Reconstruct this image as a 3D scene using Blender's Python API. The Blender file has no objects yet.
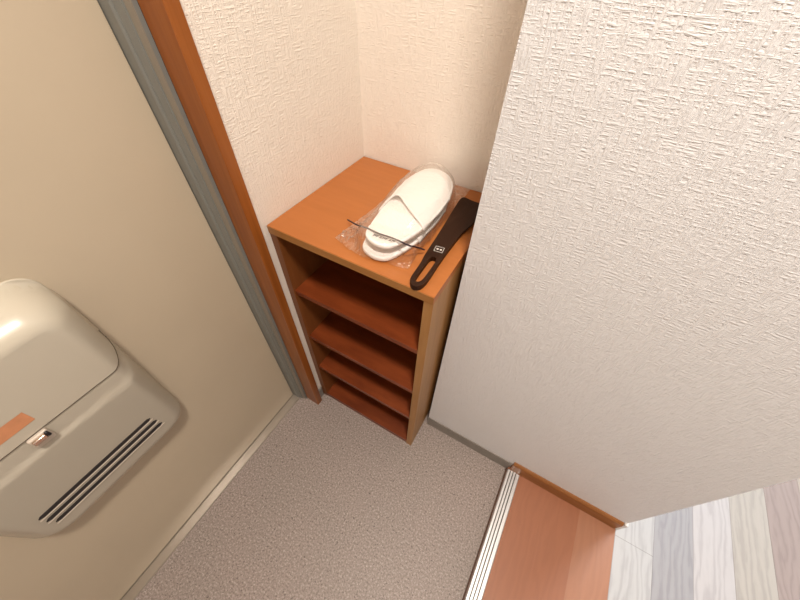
import bpy, bmesh, math, random
from mathutils import Vector, Matrix
random.seed(4)
C = bpy.context.scene.collection
PI = math.pi

# ------------------------------------------------------------------ materials
def new_mat(name):
    m = bpy.data.materials.new(name); m.use_nodes = True
    nt = m.node_tree; nt.nodes.clear()
    out = nt.nodes.new('ShaderNodeOutputMaterial')
    b = nt.nodes.new('ShaderNodeBsdfPrincipled')
    nt.links.new(b.outputs[0], out.inputs[0])
    return m, nt, b
def N(nt, t, **k):
    n = nt.nodes.new(t)
    for a, v in k.items(): setattr(n, a, v)
    return n
def mapping(nt, scale, rot=(0, 0, 0), vec=None):
    mp = N(nt, 'ShaderNodeMapping')
    mp.inputs['Scale'].default_value = scale; mp.inputs['Rotation'].default_value = rot
    if vec is None:
        tc = N(nt, 'ShaderNodeTexCoord'); vec = tc.outputs['Object']
    nt.links.new(vec, mp.inputs['Vector'])
    return mp.outputs[0]
def noise(nt, vec, scale=1.0, detail=2, rough=.5):
    n = N(nt, 'ShaderNodeTexNoise'); n.inputs['Scale'].default_value = scale
    n.inputs['Detail'].default_value = detail; n.inputs['Roughness'].default_value = rough
    nt.links.new(vec, n.inputs['Vector']); return n.outputs['Fac']
def ramp(nt, fac, stops):
    r = N(nt, 'ShaderNodeValToRGB'); e = r.color_ramp.elements
    while len(e) > len(stops): e.remove(e[-1])
    while len(e) < len(stops): e.new(.5)
    for i, (p, c) in enumerate(stops):
        e[i].position = p; e[i].color = (*c, 1)
    nt.links.new(fac, r.inputs[0]); return r.outputs[0]
def math_(nt, op, a, b=None):
    n = N(nt, 'ShaderNodeMath', operation=op)
    for i, v in enumerate((a, b)):
        if v is None: continue
        if isinstance(v, (int, float)): n.inputs[i].default_value = v
        else: nt.links.new(v, n.inputs[i])
    return n.outputs[0]
def bump(nt, b, h, strength, dist):
    n = N(nt, 'ShaderNodeBump'); n.inputs['Strength'].default_value = strength
    n.inputs['Distance'].default_value = dist
    nt.links.new(h, n.inputs['Height']); nt.links.new(n.outputs[0], b.inputs['Normal'])
def plain(name, col, rough=.5, metal=0, spec=.5, nz=.04, scale=30, bmp=0, bd=.001):
    m, nt, b = new_mat(name)
    v = mapping(nt, (1, 1, 1)); f = noise(nt, v, scale, 3)
    lo = tuple(c * (1 - nz) for c in col); hi = tuple(min(1, c * (1 + nz)) for c in col)
    nt.links.new(ramp(nt, f, [(.3, lo), (.7, hi)]), b.inputs['Base Color'])
    b.inputs['Roughness'].default_value = rough; b.inputs['Metallic'].default_value = metal
    b.inputs['Specular IOR Level'].default_value = spec
    if bmp: bump(nt, b, f, bmp, bd)
    return m
def wallpaper(name, col):
    m, nt, b = new_mat(name)
    tc = N(nt, 'ShaderNodeTexCoord'); s = N(nt, 'ShaderNodeSeparateXYZ'); nt.links.new(tc.outputs['Object'], s.inputs[0])
    h = math_(nt, 'ADD', s.outputs[0], s.outputs[1])
    cb = N(nt, 'ShaderNodeCombineXYZ'); nt.links.new(h, cb.inputs[0]); nt.links.new(s.outputs[2], cb.inputs[1])
    a = noise(nt, mapping(nt, (50, 330, 1), vec=cb.outputs[0]), 1, 2.5, .55)
    c = noise(nt, mapping(nt, (330, 32, 1), vec=cb.outputs[0]), 1, 2.5, .55)
    d = noise(nt, mapping(nt, (330, 330, 1), vec=cb.outputs[0]), 1, 1)
    def st(x):
        r = N(nt, 'ShaderNodeMapRange'); r.inputs[1].default_value = .38; r.inputs[2].default_value = .66
        nt.links.new(x, r.inputs[0]); return r.outputs[0]
    hgt = math_(nt, 'ADD', math_(nt, 'MAXIMUM', st(a), math_(nt, 'MULTIPLY', st(c), 1.2)), math_(nt, 'MULTIPLY', d, .5))
    bump(nt, b, hgt, .62, .0013)
    b.inputs['Base Color'].default_value = (*col, 1)
    b.inputs['Roughness'].default_value = .62; b.inputs['Specular IOR Level'].default_value = .3
    return m
def wood(name, c0, c1, c2, grain=(60, 60, 4), rough=.4, spec=.4, detail=4, bmp=.08):
    m, nt, b = new_mat(name)
    v = mapping(nt, grain)
    f = noise(nt, v, 1, detail, .6)
    big = noise(nt, mapping(nt, tuple(g * .13 for g in grain)), 1, 2)
    f2 = math_(nt, 'ADD', math_(nt, 'MULTIPLY', f, .6), math_(nt, 'MULTIPLY', big, .4))
    nt.links.new(ramp(nt, f2, [(.34, c0), (.5, c1), (.66, c2)]), b.inputs['Base Color'])
    b.inputs['Roughness'].default_value = rough; b.inputs['Specular IOR Level'].default_value = spec
    if bmp: bump(nt, b, f, bmp, .001)
    return m

M_wall = wallpaper('wallpaper', (.75, .765, .785))
M_ceil = plain('ceiling_paper', (.6, .58, .55), .8)
M_niche = wallpaper('wallpaper_warm_lit', (.86, .80, .72))  # same wallpaper, with the alcove's warm light put into the colour
M_dimwall = wood('unseen_wall_wood', (.36, .30, .25), (.40, .34, .29), (.44, .38, .33), (60, 60, 4), .5)  # made-up wood for the unseen walls, toned down to cut bounced light
M_door = plain('door_enamel', (.545, .465, .345), .32, spec=.45, nz=.02, scale=6)
M_box = plain('mailbox_enamel', (.53, .49, .40), .27, spec=.5, nz=.015, scale=8)
M_greyframe = plain('grey_paint', (.20, .207, .192), .42, spec=.4, nz=.03, scale=3)
M_greystrip = plain('grey_brown_paint', (.24, .215, .175), .45, nz=.03, scale=3)
M_post = wood('casing_wood', (.20, .055, .010), (.27, .080, .014), (.34, .11, .022), (70, 70, 3), .33)
M_top = wood('cabinet_top_wood', (.385, .128, .029), (.41, .138, .033), (.435, .15, .037), (7, 60, 60), .42, bmp=.03)
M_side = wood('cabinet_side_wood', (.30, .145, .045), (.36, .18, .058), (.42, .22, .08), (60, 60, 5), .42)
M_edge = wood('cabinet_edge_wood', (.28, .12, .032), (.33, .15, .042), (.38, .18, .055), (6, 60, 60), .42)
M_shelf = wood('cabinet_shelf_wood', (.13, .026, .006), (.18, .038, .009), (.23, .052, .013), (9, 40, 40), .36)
M_inner = wood('cabinet_inner_wood_shaded', (.16, .052, .012), (.19, .063, .016), (.22, .078, .022), (60, 60, 5), .4)  # darkened so the colour carries the compartments' shade
M_back = wood('cabinet_back_wood_shaded', (.05, .015, .005), (.06, .018, .006), (.08, .024, .008), (60, 60, 5), .5)  # painted very dark to deepen the shade behind the shelves
M_dark = plain('dark_gap', (.02, .015, .012), .7)
M_base = plain('grey_vinyl_skirting', (.25, .23, .205), .5, nz=.1, scale=40)
M_bbrown = wood('skirting_wood', (.22, .085, .022), (.28, .11, .03), (.34, .14, .045), (5, 60, 60), .4)
M_black = plain('vent_black', (.012, .01, .012), .5)
M_lip = plain('vent_lip', (.58, .51, .43), .35, nz=.02)
M_seam = plain('seam_shadow_gap', (.12, .095, .06), .6)
M_chrome = plain('latch_metal', (.75, .6, .5), .18, metal=1, nz=.05)
M_slip = plain('slipper_terry', (.96, .94, .92), .9, spec=.1, nz=.03, scale=900, bmp=.3, bd=.0006)
M_horn = plain('dark_brown_plastic', (.026, .009, .0035), .45, spec=.18, nz=.1)
M_ink = plain('dark_ink', (.03, .012, .02), .5)
M_white = plain('white_print', (.8, .76, .72), .5)
M_sticker = plain('orange_sticker', (.62, .27, .13), .45, nz=.08, scale=60)
M_bead = plain('white_corner_bead', (.7, .7, .68), .5)

def quilted():
    m, nt, b = new_mat('slipper_insole_waffle')
    w = N(nt, 'ShaderNodeTexWave'); w.inputs['Scale'].default_value = 42; w.bands_direction = 'X'
    nt.links.new(mapping(nt, (1, 1, 1), (0, 0, .5)), w.inputs['Vector'])
    w2 = N(nt, 'ShaderNodeTexWave'); w2.inputs['Scale'].default_value = 42; w2.bands_direction = 'Y'
    nt.links.new(mapping(nt, (1, 1, 1), (0, 0, .5)), w2.inputs['Vector'])
    h = math_(nt, 'MAXIMUM', w.outputs['Fac'], w2.outputs['Fac'])
    bump(nt, b, h, .5, .0012)
    b.inputs['Base Color'].default_value = (.93, .875, .84, 1); b.inputs['Roughness'].default_value = .85
    return m
M_insole = quilted()

def metal_strip():
    m, nt, b = new_mat('brushed_aluminium')
    f = noise(nt, mapping(nt, (300, 6, 300)), 1, 2)
    nt.links.new(ramp(nt, f, [(.3, (.66, .66, .66)), (.7, (.8, .8, .8))]), b.inputs['Base Color'])
    b.inputs['Metallic'].default_value = .75; b.inputs['Roughness'].default_value = .38
    return m
M_alu = metal_strip()
M_sillm = plain('door_sill_steel', (.50, .45, .39), .3, metal=.7, nz=.06, scale=15)

def vinyl():
    m, nt, b = new_mat('speckled_vinyl')
    v = mapping(nt, (1, 1, 1))
    a = noise(nt, v, 200, 3, .8); c = noise(nt, v, 150, 1); big = noise(nt, v, 4, 2)
    col = ramp(nt, a, [(.30, (.10, .078, .068)), (.42, (.27, .222, .20)), (.55, (.34, .288, .262)), (.68, (.55, .49, .455))])
    dk = ramp(nt, c, [(.27, (.3, .28, .28)), (.33, (1, 1, 1))])
    mx = N(nt, 'ShaderNodeMix', data_type='RGBA', blend_type='MULTIPLY'); mx.inputs[0].default_value = .8
    nt.links.new(col, mx.inputs[6]); nt.links.new(dk, mx.inputs[7])
    m2 = N(nt, 'ShaderNodeMix', data_type='RGBA', blend_type='MULTIPLY'); m2.inputs[0].default_value = .6
    nt.links.new(mx.outputs[2], m2.inputs[6]); nt.links.new(ramp(nt, big, [(.3, (.9, .92, .9)), (.7, (1, .98, .97))]), m2.inputs[7])
    nt.links.new(m2.outputs[2], b.inputs['Base Color'])
    b.inputs['Roughness'].default_value = .48; b.inputs['Specular IOR Level'].default_value = .4
    bump(nt, b, a, .25, .001)
    return m
M_vinyl = vinyl()

def planks():
    # boards 0.1015 m wide running along Y, each with its own colour; the ones by the step are orange brown
    m, nt, b = new_mat('plank_floor')
    tc = N(nt, 'ShaderNodeTexCoord'); s = N(nt, 'ShaderNodeSeparateXYZ'); nt.links.new(tc.outputs['Object'], s.inputs[0])
    W = .1015; X0 = 1.117 - 3 * W
    t = math_(nt, 'DIVIDE', math_(nt, 'SUBTRACT', s.outputs[0], X0), W)
    idx = math_(nt, 'FLOOR', t); fr = math_(nt, 'SUBTRACT', t, idx)
    cols = [(.36, .145, .075), (.36, .145, .075), (.40, .185, .105), (.50, .50, .50), (.36, .355, .37), (.52, .50, .50), (.46, .43, .39), (.36, .295, .275), (.47, .42, .36),
            (.5, .46, .44), (.42, .4, .4), (.55, .5, .46), (.45, .4, .37), (.5, .46, .42), (.5, .46, .42), (.5, .46, .42), (.5, .46, .42), (.5, .46, .42)]
    r = N(nt, 'ShaderNodeValToRGB'); e = r.color_ramp; e.interpolation = 'CONSTANT'
    while len(e.elements) < len(cols): e.elements.new(.5)
    for i, c in enumerate(cols):
        e.elements[i].position = i / len(cols); e.elements[i].color = (*c, 1)
    nt.links.new(math_(nt, 'DIVIDE', math_(nt, 'ADD', idx, .5), len(cols)), r.inputs[0])
    # grain
    cb = N(nt, 'ShaderNodeCombineXYZ'); nt.links.new(s.outputs[0], cb.inputs[0]); nt.links.new(s.outputs[1], cb.inputs[1]); nt.links.new(math_(nt, 'MULTIPLY', idx, .37), cb.inputs[2])
    wv = N(nt, 'ShaderNodeTexWave'); wv.bands_direction = 'X'; wv.inputs['Scale'].default_value = 15
    wv.inputs['Distortion'].default_value = 16; wv.inputs['Detail'].default_value = 4; wv.inputs['Detail Scale'].default_value = 1.2
    nt.links.new(mapping(nt, (1, .22, 3), vec=cb.outputs[0]), wv.inputs['Vector'])
    fine = noise(nt, mapping(nt, (160, 9, 3), vec=cb.outputs[0]), 1, 3)
    g = math_(nt, 'ADD', math_(nt, 'MULTIPLY', wv.outputs['Fac'], .45), math_(nt, 'MULTIPLY', fine, .55))
    gr = ramp(nt, g, [(.2, (.93, .93, .93)), (.75, (1.0, 1.0, 1.0))])
    mx = N(nt, 'ShaderNodeMix', data_type='RGBA', blend_type='MULTIPLY'); mx.inputs[0].default_value = 1
    gs = ramp(nt, g, [(.25, (.84, .83, .84)), (.45, (.94, .94, .94)), (.7, (1, 1, 1))])
    sel = N(nt, 'ShaderNodeMix', data_type='RGBA'); nt.links.new(math_(nt, 'GREATER_THAN', idx, 2.5), sel.inputs[0])
    nt.links.new(gr, sel.inputs[6]); nt.links.new(gs, sel.inputs[7])
    nt.links.new(r.outputs[0], mx.inputs[6]); nt.links.new(sel.outputs[2], mx.inputs[7])
    # seams along the boards and butt joints
    e1 = math_(nt, 'LESS_THAN', fr, .014)
    off = math_(nt, 'FRACT', math_(nt, 'MULTIPLY', math_(nt, 'SINE', math_(nt, 'MULTIPLY', idx, 12.9)), 43.7))
    yy = math_(nt, 'ADD', math_(nt, 'DIVIDE', math_(nt, 'ADD', s.outputs[1], .035), .9), math_(nt, 'MULTIPLY', off, 0))
    par = math_(nt, 'MULTIPLY', math_(nt, 'MODULO', idx, 3.0), .3)
    fy = math_(nt, 'FRACT', math_(nt, 'ADD', yy, math_(nt, 'ADD', par, 10)))
    e2 = math_(nt, 'MULTIPLY', math_(nt, 'LESS_THAN', fy, .0022), math_(nt, 'GREATER_THAN', idx, 1.5))
    vis = math_(nt, 'GREATER_THAN', math_(nt, 'ADD', idx, e2), 2.5)
    seam = math_(nt, 'MULTIPLY', math_(nt, 'MAXIMUM', e1, e2), vis)
    m3 = N(nt, 'ShaderNodeMix', data_type='RGBA'); nt.links.new(math_(nt, 'MULTIPLY', seam, .45), m3.inputs[0])
    nt.links.new(mx.outputs[2], m3.inputs[6]); m3.inputs[7].default_value = (.14, .12, .11, 1)
    nt.links.new(m3.outputs[2], b.inputs['Base Color'])
    b.inputs['Roughness'].default_value = .4; b.inputs['Specular IOR Level'].default_value = .5
    bump(nt, b, g, .12, .001)
    return m
M_plank = planks()

def bagmat():
    m = bpy.data.materials.new('clear_plastic_film'); m.use_nodes = True
    nt = m.node_tree; nt.nodes.clear()
    out = N(nt, 'ShaderNodeOutputMaterial'); mix = N(nt, 'ShaderNodeMixShader')
    tr = N(nt, 'ShaderNodeBsdfTransparent'); tr.inputs[0].default_value = (.97, .97, .965, 1)
    gl = N(nt, 'ShaderNodeBsdfGlossy'); gl.inputs['Roughness'].default_value = .13; gl.inputs[0].default_value = (1, .97, .93, 1)
    df = N(nt, 'ShaderNodeBsdfDiffuse'); df.inputs[0].default_value = (.9, .88, .85, 1)
    m2 = N(nt, 'ShaderNodeMixShader'); m2.inputs[0].default_value = .10
    nt.links.new(gl.outputs[0], m2.inputs[1]); nt.links.new(df.outputs[0], m2.inputs[2])
    fr = N(nt, 'ShaderNodeLayerWeight'); fr.inputs['Blend'].default_value = .35
    v = mapping(nt, (1, 1, 1)); f = noise(nt, v, 90, 3, .6)
    bp = N(nt, 'ShaderNodeBump'); bp.inputs['Strength'].default_value = .5; bp.inputs['Distance'].default_value = .004
    nt.links.new(f, bp.inputs['Height'])
    for x in (gl, fr): nt.links.new(bp.outputs[0], x.inputs['Normal'])
    fac = math_(nt, 'MINIMUM', math_(nt, 'ADD', math_(nt, 'MULTIPLY', fr.outputs['Facing'], .7), .04), .8)
    nt.links.new(fac, mix.inputs[0]); nt.links.new(tr.outputs[0], mix.inputs[1]); nt.links.new(m2.outputs[0], mix.inputs[2])
    nt.links.new(mix.outputs[0], out.inputs[0])
    return m
M_bag = bagmat()

# ------------------------------------------------------------------ helpers
def link(name, bm, mat, parent=None, smooth=False, off=None):
    me = bpy.data.meshes.new(name)
    if off is None and parent is not None:
        off = Vector(parent.location) if parent.type == 'EMPTY' else Vector((0, 0, 0))
        if parent.type != 'EMPTY' and 'org' in parent: off = Vector(parent['org'][:])
    if off is not None: bmesh.ops.translate(bm, verts=bm.verts, vec=-Vector(off))
    bmesh.ops.recalc_face_normals(bm, faces=bm.faces)
    bm.to_mesh(me); bm.free()
    if smooth:
        for p in me.polygons: p.use_smooth = True
    me.materials.append(mat)
    o = bpy.data.objects.new(name, me); C.objects.link(o)
    if parent is not None: o.parent = parent
    return o
def box(bm, x0, x1, y0, y1, z0, z1, bev=0, seg=2):
    r = bmesh.ops.create_cube(bm, size=1)
    vs = r['verts']
    for v in vs:
        v.co = Vector((x0 + (x1 - x0) * (v.co.x + .5), y0 + (y1 - y0) * (v.co.y + .5), z0 + (z1 - z0) * (v.co.z + .5)))
    if bev:
        es = list({e for v in vs for e in v.link_edges})
        bmesh.ops.bevel(bm, geom=es, offset=bev, segments=seg, profile=.6, affect='EDGES')
def B(name, x0, x1, y0, y1, z0, z1, mat, parent=None, bev=0, seg=2):
    bm = bmesh.new(); box(bm, x0, x1, y0, y1, z0, z1, bev, seg)
    return link(name, bm, mat, parent)
def struct(o, label=None):
    o['kind'] = 'structure'
    return o
def empty(name, loc, label, cat, group=None):
    o = bpy.data.objects.new(name, None); C.objects.link(o); o.location = loc; o.empty_display_size = .05
    o['label'] = label; o['category'] = cat
    if group: o['group'] = group
    return o
def prism(pts, z0, z1, bev=0, seg=2):
    """pts: xy outline; extruded z0..z1"""
    bm = bmesh.new()
    a = [bm.verts.new((x, y, z0)) for x, y in pts]
    f = bm.faces.new(a)
    r = bmesh.ops.extrude_face_region(bm, geom=[f])
    vs = [v for v in r['geom'] if isinstance(v, bmesh.types.BMVert)]
    for v in vs: v.co.z = z1
    if bev:
        es = [e for e in bm.edges if abs(e.verts[0].co.z - e.verts[1].co.z) < 1e-9]
        bmesh.ops.bevel(bm, geom=es, offset=bev, segments=seg, profile=.5, affect='EDGES')
    return bm
def extrude_profile_z(prof, z0, z1): return prism(prof, z0, z1)
def extrude_profile_y(prof, y0, y1):
    """prof: (x,z) outline"""
    bm = bmesh.new()
    a = [bm.verts.new((x, y0, z)) for x, z in prof]; b_ = [bm.verts.new((x, y1, z)) for x, z in prof]
    n = len(prof); bm.faces.new(a); bm.faces.new(list(reversed(b_)))
    for i in range(n): bm.faces.new((a[i], a[(i + 1) % n], b_[(i + 1) % n], b_[i]))
    return bm
def spline(pts, n=8, closed=True):
    out = []; L = len(pts)
    rng = range(L) if closed else range(L - 1)
    for i in rng:
        g = (lambda k: pts[k % L]) if closed else (lambda k: pts[max(0, min(L - 1, k))])
        p0, p1, p2, p3 = g(i - 1), g(i), g(i + 1), g(i + 2)
        for j in range(n):
            t = j / n
            out.append(tuple(.5 * (2 * b + (c - a) * t + (2 * a - 5 * b + 4 * c - d) * t * t + (3 * b - a - 3 * c + d) * t ** 3) for a, b, c, d in zip(p0, p1, p2, p3)))
    if not closed: out.append(tuple(pts[-1]))
    return out
def tube(pts, r, n=8):
    bm = bmesh.new(); rings = []
    P = [Vector(p) for p in pts]
    for i, p in enumerate(P):
        d = (P[min(i + 1, len(P) - 1)] - P[max(i - 1, 0)]).normalized()
        u = d.cross(Vector((0, 0, 1)))
        if u.length < 1e-4: u = d.cross(Vector((0, 1, 0)))
        u.normalize(); w = d.cross(u)
        rings.append([bm.verts.new(p + r * (math.cos(2 * PI * k / n) * u + math.sin(2 * PI * k / n) * w)) for k in range(n)])
    for a, b_ in zip(rings, rings[1:]):
        for k in range(n): bm.faces.new((a[k], a[(k + 1) % n], b_[(k + 1) % n], b_[k]))
    bm.faces.new(rings[0]); bm.faces.new(list(reversed(rings[-1])))
    return bm
def smoothstep(a, b, x):
    t = max(0, min(1, (x - a) / (b - a))); return t * t * (3 - 2 * t)

# ------------------------------------------------------------------ the room
ZF = .025                                        # raised floor level
CEIL = 2.4
struct(B('floor', -.0, .792, -1.35, .2453, -.06, 0, M_vinyl))
struct(B('floor_hall', .7865, 2.8, -1.35, 2.5, -.06, ZF - .0005, M_plank))
struct(B('ceiling', -.1, 2.9, -1.45, 2.6, CEIL, CEIL + .05, M_ceil))
# left side: alcove wall, door opening, wall beyond the door
struct(B('wall_left', -.1, .0915, -.1335, .30, -.06, CEIL, M_niche))
struct(B('wall_left_far', -.1, .0915, -1.45, -1.03, -.06, CEIL, M_wall))
struct(B('wall_left_over_door', -.1, .0915, -1.03, -.1335, 2.03, CEIL, M_wall))
struct(B('wall_back', .0915, .487, .2475, .32, -.06, CEIL, M_niche))
struct(B('wall_right', .487, 1.118, -.0097, 2.6, -.06, CEIL, M_wall))
struct(B('wall_front', .0, 2.9, -1.45, -1.35, -.06, CEIL, M_dimwall))
struct(B('wall_hall', 2.8, 2.9, -1.35, 2.6, -.06, CEIL, M_dimwall))
bm = bmesh.new()
box(bm, 1.118, 1.5, 2.5, 2.6, -.06, CEIL); box(bm, 2.72, 2.8, 2.5, 2.6, -.06, CEIL); box(bm, 1.5, 2.72, 2.5, 2.6, 2.05, CEIL)
struct(link('wall_far', bm, M_wall))
bm = bmesh.new()
for a in (1.5, 2.09, 2.69): box(bm, a, a + .03, 2.52, 2.55, ZF, 2.05)
box(bm, 1.5, 2.72, 2.52, 2.55, 2.02, 2.05); box(bm, 1.5, 2.72, 2.52, 2.55, ZF, ZF + .03)
struct(link('window_1', bm, M_alu))

# door leaf
struct(B('door_1', -.045, 0, -1.02, -.1735, .006, 2.02, M_door, bev=.0015))
# steel door frame with rebates (profile in x,y)
prof = [(-.06, -.160), (-.06, -.1722), (.020, -.1722), (.0235, -.1700), (.0235, -.1690), (.0385, -.1665), (.0385, -.1625), (.0515, -.1610), (.0515, -.150), (-.02, -.150)]
struct(link('trim_1', extrude_profile_z(prof, 0, 2.06), M_greyframe))
prof = [(.0386, -.1640), (.0512, -.1618), (.0512, -.1600), (.0386, -.1600)]
struct(link('trim_2', extrude_profile_z(prof, 0.001, 2.06), M_greystrip))
# wooden casing
prof = [(.0535, -.1550), (.1046, -.1560), (.1058, -.1548), (.1058, -.1350), (.1046, -.1338), (.0535, -.1338)]
struct(link('trim_3', extrude_profile_z(prof, 0, 2.08), M_post))
struct(B('trim_4', .0513, .0537, -.1545, -.1400, 0, 2.06, M_dark))
# far jamb and head (outside the picture, close the opening)
struct(B('trim_5', -.06, .1058, -1.05, -1.02, 0, 2.06, M_post))
struct(B('trim_6', -.06, .1058, -1.02, -.1722, 2.02, 2.06, M_post))
# steel threshold under the door
prof = [(-.045, 0), (-.045, .0015), (.0015, .0015), (.0022, .004), (.027, .004), (.029, .001), (.029, 0)]
struct(link('trim_7', extrude_profile_y(prof, -1.02, -.1722), M_sillm))

# skirtings
struct(B('baseboard_left', .0915, .0965, -.1335, -.112, 0, .058, M_base))
bm = bmesh.new(); box(bm, .4885, .789, -.0127, -.0097, 0, .058, .0006)
struct(link('baseboard_right', bm, M_base))
# brown skirting on the raised floor: profile with rounded shoulder (y,z), run along x
def run_x(prof, x0, x1):
    bm = bmesh.new()
    a = [bm.verts.new((x0, y, z)) for y, z in prof]; b_ = [bm.verts.new((x1, y, z)) for y, z in prof]
    n = len(prof); bm.faces.new(a); bm.faces.new(list(reversed(b_)))
    for i in range(n): bm.faces.new((a[i], a[(i + 1) % n], b_[(i + 1) % n], b_[i]))
    return bm
prof = [(-.0097, ZF), (-.0195, ZF), (-.0195, ZF + .044), (-.0185, ZF + .049), (-.0135, ZF + .0545), (-.0097, ZF + .055)]
struct(link('baseboard_hall', run_x(prof, .7905, 1.1125), M_bbrown))
bm = bmesh.new(); box(bm, 1.1127, 1.1215, -.0185, -.004, ZF, ZF + .062, .002)
struct(link('trim_8', bm, M_bead))
struct(B('baseboard_hall_side', 1.118, 1.124, -.004, 2.5, ZF, ZF + .055, M_bbrown))

# aluminium nosing on the step: ribbed profile
x0, x1 = .7860, .8258
prof = [(x0, .006), (x0, ZF + .001), (x0 + .001, ZF + .0022)]
w = (x1 - x0 - .004) / 4
for i in range(4):
    a = x0 + .002 + i * w
    prof += [(a, ZF + .0028), (a + w * .66, ZF + .0028), (a + w * .68, ZF + .0002), (a + w * .98, ZF + .0002)]
prof += [(x1 - .0012, ZF + .0024), (x1, ZF + .001), (x1, ZF - .0004), (x0 + .004, ZF - .0004), (x0 + .004, .006)]
struct(link('trim_9', extrude_profile_y(prof, -1.35, -.0205), M_alu))
for i in range(3):
    a = x0 + .002 + i * w
    struct(B('trim_%d' % (11 + i), a + w * .685, a + w * .975, -1.35, -.0215, ZF + .0001, ZF + .0012, plain('groove_grey', (.09, .085, .08), .7)))
struct(B('trim_10', .7835, .7865, -1.35, -.0127, 0, .012, plain('riser_brown', (.10, .04, .02), .6)))

# ------------------------------------------------------------------ shoe cabinet
X0, X1, YF, YB, H = .0930, .4738, -.1103, .2440, .7806
cab = empty('shoe_cabinet', (X0, YF, 0), 'open orange-brown wooden shoe cabinet with four compartments in the wallpapered alcove', 'cabinet')
T = .019
B('top_panel', X0, X1, YF, YB, H - T, H, M_top, cab, .0008)
B('top_edging', X0 + .0005, X1 - .0005, YF - .0012, YF, H - T + .0004, H - .001, M_edge, cab)['label'] = 'darker yellowish front edge of the cabinet top'
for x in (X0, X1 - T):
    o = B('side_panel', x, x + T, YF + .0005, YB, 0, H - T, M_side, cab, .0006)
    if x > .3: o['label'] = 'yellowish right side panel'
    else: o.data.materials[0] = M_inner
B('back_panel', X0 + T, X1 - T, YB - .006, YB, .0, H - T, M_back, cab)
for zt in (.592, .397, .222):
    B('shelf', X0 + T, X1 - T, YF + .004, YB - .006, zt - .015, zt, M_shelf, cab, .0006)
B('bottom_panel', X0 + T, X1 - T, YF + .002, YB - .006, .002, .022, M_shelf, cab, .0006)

# ------------------------------------------------------------------ shoehorn
zt = H + .0006
horn = empty('shoehorn', (.435, -.02, H), 'dark brown plastic shoehorn with slotted handle lying right of the bagged slippers', 'shoehorn')
left = [(.4205, -.095), (.4185, -.060), (.4145, -.028), (.411, .022), (.4075, .074), (.4045, .120), (.403, .158)]
tip = [(.4055, .169), (.412, .174), (.440, .176), (.463, .173), (.471, .165)]
right = [(.469, .148), (.461, .120), (.4535, .085), (.4485, .055), (.4465, .010), (.447, -.040), (.4485, -.075), (.4480, -.095)]
end = [(.4445, -.108), (.4345, -.1135), (.4245, -.107)]
outl = spline(left + tip + right + end, 6)
slot = spline([(.4275, -.036), (.4335, -.0295), (.4395, -.036), (.4410, -.065), (.4405, -.093), (.4350, -.1015), (.4290, -.096), (.4275, -.065)], 6)
def horn_z(x, y):
    # blade dishes upward away from the handle, thin and curved across
    t = smoothstep(.0, .19, y); c = (x - .437) / .034
    return .011 + t * (.004 + .007 * c * c)
bm = bmesh.new()
def ringv(pts, dz): return [bm.verts.new((x, y, H + horn_z(x, y) + dz)) for x, y in pts]
# fill 2D polygon with hole
def fill(loops):
    es = []
    for lp in loops:
        for i in range(len(lp)): es.append(bm.edges.new((lp[i], lp[(i + 1) % len(lp)])))
    return bmesh.ops.triangle_fill(bm, use_beauty=True, use_dissolve=False, edges=es)
o1, s1 = ringv(outl, 0), ringv(slot, 0)
fill([o1, s1])
bmesh.ops.subdivide_edges(bm, edges=[e for e in bm.edges if e.calc_length() > .02], cuts=3)
bmesh.ops.triangulate(bm, faces=bm.faces)
for v in bm.verts: v.co.z = H + horn_z(v.co.x, v.co.y)
r = bmesh.ops.extrude_face_region(bm, geom=bm.faces[:])
for v in [g for g in r['geom'] if isinstance(g, bmesh.types.BMVert)]: v.co.z -= .0105 if v.co.y < .02 else (.0105 - .006 * smoothstep(.02, .1, v.co.y))
hb = link('body', bm, M_horn, horn)
bv = hb.modifiers.new('bevel', 'BEVEL'); bv.width = .0018; bv.segments = 2; bv.limit_method = 'ANGLE'; bv.angle_limit = .8
# printed emblem: rectangle outline and two dots
bm = bmesh.new()
ex, ey, ez = .4315, -.006, H + .0113
ca, sa = math.cos(.12), math.sin(.12)
def er(u0, u1, v0, v1):
    vs = [bm.verts.new((ex + u * ca - v * sa, ey + u * sa + v * ca, ez + .0002)) for u, v in ((u0, v0), (u1, v0), (u1, v1), (u0, v1))]
    bm.faces.new(vs)
er(-.0085, .0085, .0068, .0076); er(-.0085, .0085, -.0076, -.0068); er(-.0085, -.0078, -.0068, .0068); er(.0078, .0085, -.0068, .0068)
for c in (-.003, .0035):
    vs = [bm.verts.new((ex + (c + .0022 * math.cos(t)) * ca - .0022 * math.sin(t) * sa, ey + (c + .0022 * math.cos(t)) * sa + .0022 * math.sin(t) * ca, ez + .0002)) for t in [2 * PI * k / 12 for k in range(12)]]
    bm.faces.new(vs)
link('printed_emblem', bm, M_white, horn)['label'] = 'small white printed rectangle with two dots'

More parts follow.
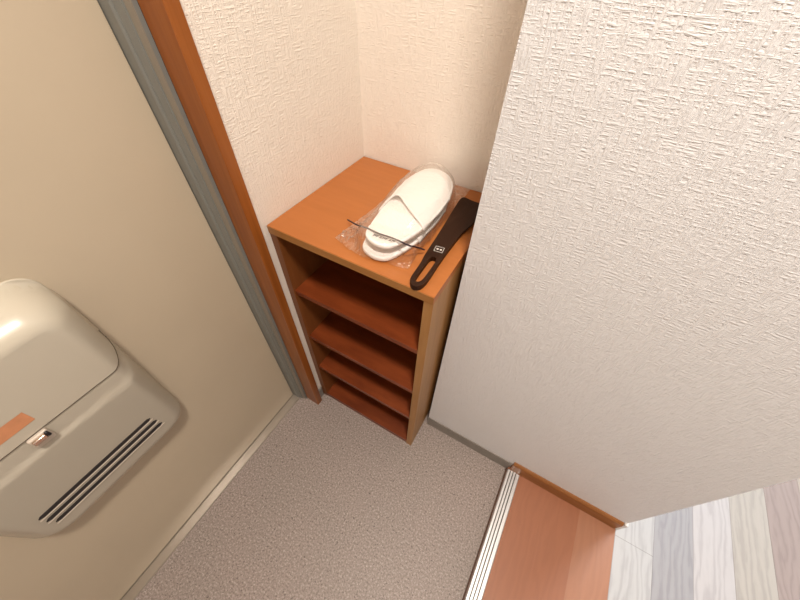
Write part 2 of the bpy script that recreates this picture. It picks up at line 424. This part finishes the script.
# ------------------------------------------------------------------ slippers
SOLE = [(.300, -.052), (.309, -.068), (.327, -.0765), (.345, -.078), (.364, -.069), (.376, -.042), (.385, -.010), (.391, .035), (.392, .087), (.386, .140), (.372, .185), (.348, .214), (.316, .226), (.291, .212), (.278, .174), (.275, .128), (.281, .073), (.289, .018), (.297, -.030)]
def slipper(dx, dy, z0, sc, label, mark):
    cx, cy = .335 + dx, .07 + dy
    root = empty('slipper', (cx, cy, z0), label, 'slipper', None)
    tf = lambda p: ((p[0] - .335) * sc + cx, (p[1] - .07) * sc + cy)
    out = [tf(p) for p in spline(SOLE, 6)]
    link('sole', prism(out, z0, z0 + .0085, .0028, 3), M_slip, root, True)
    ins = [((x - cx) * .93 + cx, (y - cy) * .965 + cy) for x, y in out]
    link('insole', prism(ins, z0 + .0080, z0 + .0092, .0003, 1), M_insole, root)['label'] = 'pinkish white waffle insole'
    # upper: flattened band across the toe half
    bm = bmesh.new(); NU, NV = 40, 26; G = []
    OPEN = [(.2885, .012), (.2925, .048), (.313, .054), (.332, .042), (.356, .025), (.3895, .004)]
    OC = spline(OPEN, 16, False)
    R0 = 0; L1, R1 = (.2795, .168), (.3885, .128)
    for j in range(NV + 1):
        v = j / NV; row = []
        for i in range(NU + 1):
            u = i / NU; k = 4 * u * (1 - u)
            ax, ay = OC[round(u * (len(OC) - 1))]
            bx = L1[0] + (R1[0] - L1[0]) * u; by = L1[1] + (R1[1] - L1[1]) * u + .050 * k ** .8
            x = ax + (bx - ax) * v; y = ay + (by - ay) * v
            if i in (0, NU):
                s = -1 if i == 0 else 1
                x += .0008 * s
            zz = z0 + .0035 + (.0075 + .0045 * (1 - v) ** 1.5) * (max(0, k) ** .35) 
            zz += .0075 * math.exp(-((u - .33) / .11) ** 2) * math.exp(-(v / .18) ** 2)      # fold lump at the opening
            zz += .0012 * math.sin(9 * u + 4 * v) * k * (1 - v)
            zz += .0022 * math.exp(-((v - .0) / .05) ** 2) * k
            row.append(bm.verts.new((*tf((x, y)), zz)))
        G.append(row)
    for j in range(NV):
        for i in range(NU): bm.faces.new((G[j][i], G[j][i + 1], G[j + 1][i + 1], G[j + 1][i]))
    up = link('upper', bm, M_slip, root, True)
    sm = up.modifiers.new('thick', 'SOLIDIFY'); sm.thickness = .0028; sm.offset = 1
    if mark:
        bm = bmesh.new(); zz = z0 + .0101
        # small worn heel lettering: short strokes
        strokes = []
        for k in range(7):
            a = k * .0062
            pat = [[(0, 0, 0, 1), (0, 1, .6, .3), (.6, .3, .6, 1)], [(0, 0, 0, 1), (0, 1, .6, 1), (0, .5, .5, .5)], [(0, 1, .6, 0), (.6, 1, 0, 0)]][k % 3]
            for s_ in pat: strokes.append([(a + s_[0] * .006, s_[1] * .0065), (a + s_[2] * .006, s_[3] * .0065)])
        for (p, q) in strokes:
            P = Vector((.3225 + dx + p[0], -.0650 + dy + p[1] + .10 * p[0], zz)); Q = Vector((.3225 + dx + q[0], -.0650 + dy + q[1] + .10 * q[0], zz))
            d = (Q - P); n_ = Vector((-d.y, d.x, 0)).normalized() * .0008
            bm.faces.new([bm.verts.new(P + n_), bm.verts.new(Q + n_), bm.verts.new(Q - n_), bm.verts.new(P - n_)])
        link('heel_print', bm, M_ink, root)['label'] = 'small dark printed lettering at the heel'
    return root
slipper(-.003, -.008, H + .0022, 1.0, 'white disposable slipper underneath, the lower of the bagged pair on the cabinet top', False)
slipper(0, 0, H + .0272, 1.0, 'white disposable slipper lying on top of its mate, folded upper showing, in the clear bag', True)

# bag
bag = empty('plastic_bag', (.32, .08, H), 'clear crinkled plastic bag wrapped round the pair of white slippers on the cabinet top', 'bag')
outS = spline(SOLE, 6)
def sdf(x, y):
    # negative inside
    best = 9; inside = False; n = len(outS)
    for i in range(n):
        ax, ay = outS[i]; bx, by = outS[(i + 1) % n]
        dx_, dy_ = bx - ax, by - ay; t = max(0, min(1, ((x - ax) * dx_ + (y - ay) * dy_) / (dx_ * dx_ + dy_ * dy_)))
        best = min(best, math.hypot(x - ax - t * dx_, y - ay - t * dy_))
        if (ay > y) != (by > y) and x < ax + (y - ay) / (by - ay) * (bx - ax): inside = not inside
    return -best if inside else best
from mathutils import noise as mn
bm = bmesh.new(); NU, NV = 64, 90; G = []
BL, BR, TL, TR = (.238, -.074), (.404, -.080), (.262, .240), (.398, .240)
for j in range(NV + 1):
    v = j / NV; row = []
    for i in range(NU + 1):
        u = i / NU
        x = (BL[0] + (BR[0] - BL[0]) * u) * (1 - v) + (TL[0] + (TR[0] - TL[0]) * u) * v
        y = BL[1] + (TL[1] - BL[1]) * v
        y -= .018 * (1 - v) ** 6 * math.sin(PI * u)
        nx = mn.noise(Vector((x * 45, y * 45, 1))); ny = mn.noise(Vector((x * 45, y * 45, 7)))
        eu = min(u, 1 - u, v, 1 - v)
        x += .003 * nx; y += .003 * ny
        d = sdf(x, y + .004)
        wd = .012 + .024 * smoothstep(.04, -.03, y) * smoothstep(-.085, -.05, y)
        h = .0365 * (1 - smoothstep(.0025, wd + .0005, d)) + .005 * (1 - smoothstep(0, .04, d))
        if d < 0: h += .0155 * smoothstep(-.004, .014, -d) * smoothstep(-.035, .0, y)
        w_ = smoothstep(-.0, .02, d) * .9 + .1
        h += (w_ + 1.6 * smoothstep(-.015, -.05, y) * smoothstep(-.01, .015, d)) * (.006 * abs(mn.noise(Vector((x * 110, y * 70, 3)))) + .004 * abs(mn.noise(Vector((x * 240, y * 200, 9)))))
        row.append(bm.verts.new((x, min(y, .2415), H + .0022 + h * smoothstep(-.015, .02, eu))))
    G.append(row)
for j in range(NV):
    for i in range(NU): bm.faces.new((G[j][i], G[j][i + 1], G[j + 1][i + 1], G[j + 1][i]))
film = link('film', bm, M_bag, bag, True)
# printed dark line across the mouth of the bag
def filmz(x, y):
    d = sdf(x, y + .004)
    return H + .0040 + .0475 * (1 - smoothstep(-.004, .030, d)) + .006 * (1 - smoothstep(0, .05, d))
MOUTH = [(0.233, -0.022, 0.793), (0.268, -0.039, 0.805), (0.299, -0.05, 0.817), (0.334, -0.059, 0.823), (0.358, -0.057, 0.823), (0.379, -0.058, 0.823), (0.394, -0.055, 0.819), (0.397, -0.044, 0.811), (0.409, -0.024, 0.794)]
lp = spline(MOUTH, 5, False)
link('mouth_line', tube([(x, y, z) for x, y, z in lp], .0016), M_ink, bag)['label'] = 'thin wavy dark line printed across the bag mouth'

# ------------------------------------------------------------------ mail box on the door
Y0, Y1, Z0, Z1 = -.727, -.427, .408, .873
YC = (Y0 + Y1) / 2
mail = empty('door_mailbox', (0, YC, Z0), 'large rounded beige mail box with vent slots fixed on the inside of the door', 'mailbox')
def rr_sdf(y, z, y0, y1, z0, z1, r):
    qy = abs(y - (y0 + y1) / 2) - (y1 - y0) / 2 + r; qz = abs(z - (z0 + z1) / 2) - (z1 - z0) / 2 + r
    return math.hypot(max(qy, 0), max(qz, 0)) + min(max(qy, qz), 0) - r
def rr_ring(y0, y1, z0, z1, r, e, n=44):
    y0 += e; y1 -= e; z0 += e; z1 -= e; r = max(r - e, .0001)
    P = []
    for (cy, cz, a0, (ey_, ez_)) in ((y1 - r, z1 - r, 0, (y0 + r, z1)), (y0 + r, z1 - r, PI / 2, (y0, z0 + r)), (y0 + r, z0 + r, PI, (y1 - r, z0)), (y1 - r, z0 + r, 3 * PI / 2, (y1, z1 - r))):
        for k in range(9):
            a = a0 + PI / 2 * k / 8; P.append((cy + r * math.cos(a), cz + r * math.sin(a)))
        py, pz = P[-1]
        for k in range(1, n): P.append((py + (ey_ - py) * k / n, pz + (ez_ - pz) * k / n))
    return P
def D(z):
    pts = [(.36, .024), (.40, .028), (.655, .070), (.70, .0735), (.92, .076)]
    for (a, b_), (c, d) in zip(pts, pts[1:]):
        if z <= c: return b_ + (d - b_) * (z - a) / (c - a)
    return pts[-1][1]
def hbody(y, z):
    d = -rr_sdf(y, z, Y0, Y1, Z0, Z1, .055)
    dz = z - Z0
    f = .034 + .018 * smoothstep(.78, .9, z)
    p = math.sqrt(max(0, 1 - (1 - min(1, d / f)) ** 2)) if d > 0 else 0
    base = D(z) * p
    pl = -rr_sdf(y, z, Y0 + .004, Y1 - .006, .662, 1.0, .035)
    base -= .0028 * smoothstep(-.001, .005, pl) * min(1, p * 1.2)
    return base
def shell(outline, r, hf, edges, maxin, back):
    bm = bmesh.new(); rings = []
    for e in edges:
        rings.append([bm.verts.new((hf(y, z), y, z)) for y, z in rr_ring(*outline, r, e)])
    for a, b_ in zip(rings, rings[1:]):
        n = len(a)
        for k in range(n):
            try: bm.faces.new((a[k], a[(k + 1) % n], b_[(k + 1) % n], b_[k]))
            except ValueError: pass
    bmesh.ops.remove_doubles(bm, verts=bm.verts, dist=.0004)
    return bm
half = (Y1 - Y0) / 2
edges = [0, .0003, .001, .002, .0035, .0055, .008, .011, .0145, .018, .022, .026, .030, .034, .038, .042, .046] + [.046 + (half - .046) * k / 28 for k in range(1, 29)]
body = link('receiver_body', shell((Y0, Y1, Z0, Z1), .055, hbody, edges, half, 0), M_box, mail, True)
# lid: shell a few mm proud of the body
LY0, LY1, LZ0, LZ1 = Y0 + .0025, Y1 - .0035, .702, Z1 - .0005
def hlid(y, z):
    d = -rr_sdf(y, z, LY0, LY1, LZ0, LZ1, .032)
    low = smoothstep(.75, .70, z)
    e = min(1, max(0, d) / .0016)
    return hbody(y, z) - .0010 + .0034 * math.sqrt(max(0, 1 - (1 - e) ** 2))
hl = (LZ1 - LZ0) / 2
edges = [0, .0003, .0007, .0011, .0016, .0025, .004, .006, .009, .012, .016, .02, .025, .03, .035, .04] + [.04 + (hl - .04) * k / 20 for k in range(1, 21)]
link('lid', shell((LY0, LY1, LZ0, LZ1), .032, hlid, edges, hl, 0), M_box, mail, True)['label'] = 'rounded beige lift-up lid'
# dark seam under the lid edge
sp = rr_ring(LY0, LY1, LZ0, LZ1, .032, -.0006)
pts = [(y, z) for y, z in sp if z < .705 or (y > YC and z < .752) or (y < YC and z < .752)]
pts.sort(key=lambda p: (math.atan2(p[1] - .80, p[0] - YC) + 1.5 * PI) % (2 * PI))
link('lid_seam', tube([(hbody(y, z) + .0002, y, z) for y, z in pts], .0010, 6), M_seam, mail, True)
# vent slots
for k, (zc, ya, yb) in enumerate(((.527, -.683, -.484), (.5045, -.685, -.480), (.482, -.684, -.478))):
    def strip(y0, y1, hh, lift, zc_=zc):
        bm = bmesh.new(); n = 40; A = []; Bv = []; top = []; bot = []
        for i in range(n + 1):
            y = y0 + (y1 - y0) * i / n
            e = min(y - y0, y1 - y); q = hh * math.sqrt(max(.02, 1 - (1 - min(1, e / hh)) ** 2))
            for lst, s_ in ((top, 1), (bot, -1)):
                zz = zc_ + s_ * q; lst.append(Vector((hbody(y, zz) + lift, y, zz)))
        tv = [bm.verts.new(p) for p in top]; bv_ = [bm.verts.new(p) for p in bot]
        tb = [bm.verts.new(p - Vector((.003, 0, 0))) for p in top]; bb_ = [bm.verts.new(p - Vector((.003, 0, 0))) for p in bot]
        for i in range(n):
            bm.faces.new((tv[i], tv[i + 1], bv_[i + 1], bv_[i])); bm.faces.new((tb[i], tb[i + 1], tv[i + 1], tv[i])); bm.faces.new((bv_[i], bv_[i + 1], bb_[i + 1], bb_[i]))
            bm.faces.new((tb[i], bb_[i], bb_[i + 1], tb[i + 1]))
        return bm
    s_ = link('vent_slot', strip(ya, yb, .0055, .0007), M_black, mail)
    s_['label'] = 'long thin black ventilation slot'
    yy = [ya - .002 + (yb - ya + .004) * i / 24 for i in range(25)]
    link('slot_lip', tube([(hbody(y, zc - .0082) - .0004, y, zc - .0082) for y in yy], .0019, 8), M_lip, mail, True)
# latch
lx, ly, lz = hbody(-.576, .692), -.576, .692
bm = bmesh.new(); box(bm, lx - .002, lx + .007, ly - .0120, ly + .0120, lz - .0150, lz + .008, .003, 3)
lt = link('latch', bm, M_lip, mail, True); lt['label'] = 'pinkish beige latch housing below the lid seam'
bm = bmesh.new(); box(bm, lx + .007, lx + .0125, ly - .0095, ly + .0070, lz - .003, lz + .006, .002, 3)
c = link('latch_button', bm, M_chrome, lt, True, off=mail.location); c['label'] = 'shiny metal latch button'
bm = bmesh.new(); box(bm, lx + .0065, lx + .0105, ly + .0070, ly + .0110, lz - .004, lz + .007, .001, 1)
link('latch_recess', bm, M_black, lt, off=mail.location)['label'] = 'dark recess beside the button'
# sticker
bm = bmesh.new(); n = 12; G = []
for j in range(5):
    row = []
    for i in range(n + 1):
        y = -.622 + (.063) * i / n; z = .724 + .0235 * j / 4
        row.append(bm.verts.new((hlid(y, z) + .0004, y, z)))
    G.append(row)
for j in range(4):
    for i in range(n): bm.faces.new((G[j][i], G[j][i + 1], G[j + 1][i + 1], G[j + 1][i]))
link('sticker', bm, M_sticker, mail)['label'] = 'blank orange sticker on the lid'

# ------------------------------------------------------------------ lights
def area(name, loc, rot, sx, sy, power, col, shape='RECTANGLE', spread=PI):
    l = bpy.data.lights.new(name, 'AREA'); l.shape = shape; l.size = sx; l.size_y = sy; l.energy = power; l.color = col; l.spread = spread
    o = bpy.data.objects.new(name, l); C.objects.link(o); o.location = loc; o.rotation_euler = rot; return o
lamp = bpy.data.lights.new('entrance_ceiling_lamp', 'AREA'); lamp.shape = 'DISK'; lamp.size = .24; lamp.energy = 22; lamp.color = (1, .89, .785)
lo = bpy.data.objects.new('entrance_ceiling_lamp', lamp); C.objects.link(lo); lo.location = (.78, -.60, 2.36)
area('hall_daylight', (2.11, 2.60, 1.05), (PI / 2, 0, PI), 1.2, 2.0, 36, (.86, .93, 1.0))
area('hall_floor_fill', (1.56, .86, 2.38), (0, 0, 0), .35, .35, 15, (.93, .96, 1.0))  # added overhead fill, stands in for daylight on the hall floor
w = bpy.data.worlds.new('world'); bpy.context.scene.world = w; w.use_nodes = True
w.node_tree.nodes['Background'].inputs[0].default_value = (.9, .95, 1, 1); w.node_tree.nodes['Background'].inputs[1].default_value = .3

# ------------------------------------------------------------------ camera
cam = bpy.data.cameras.new('camera'); co = bpy.data.objects.new('camera', cam); C.objects.link(co)
cam.sensor_fit = 'HORIZONTAL'; cam.sensor_width = 36; cam.lens = 331.42 * 36 / 800; cam.clip_start = .02
co.rotation_mode = 'XYZ'; co.rotation_euler = (.7123, -.0266, .5207); co.location = (.59695, -.46455, 1.2)
sc = bpy.context.scene; sc.camera = co
sc.view_settings.view_transform = 'Standard'; sc.view_settings.look = 'None'
sc.view_settings.gamma = 1; sc.view_settings.use_curve_mapping = False
sc.view_settings.exposure = .68
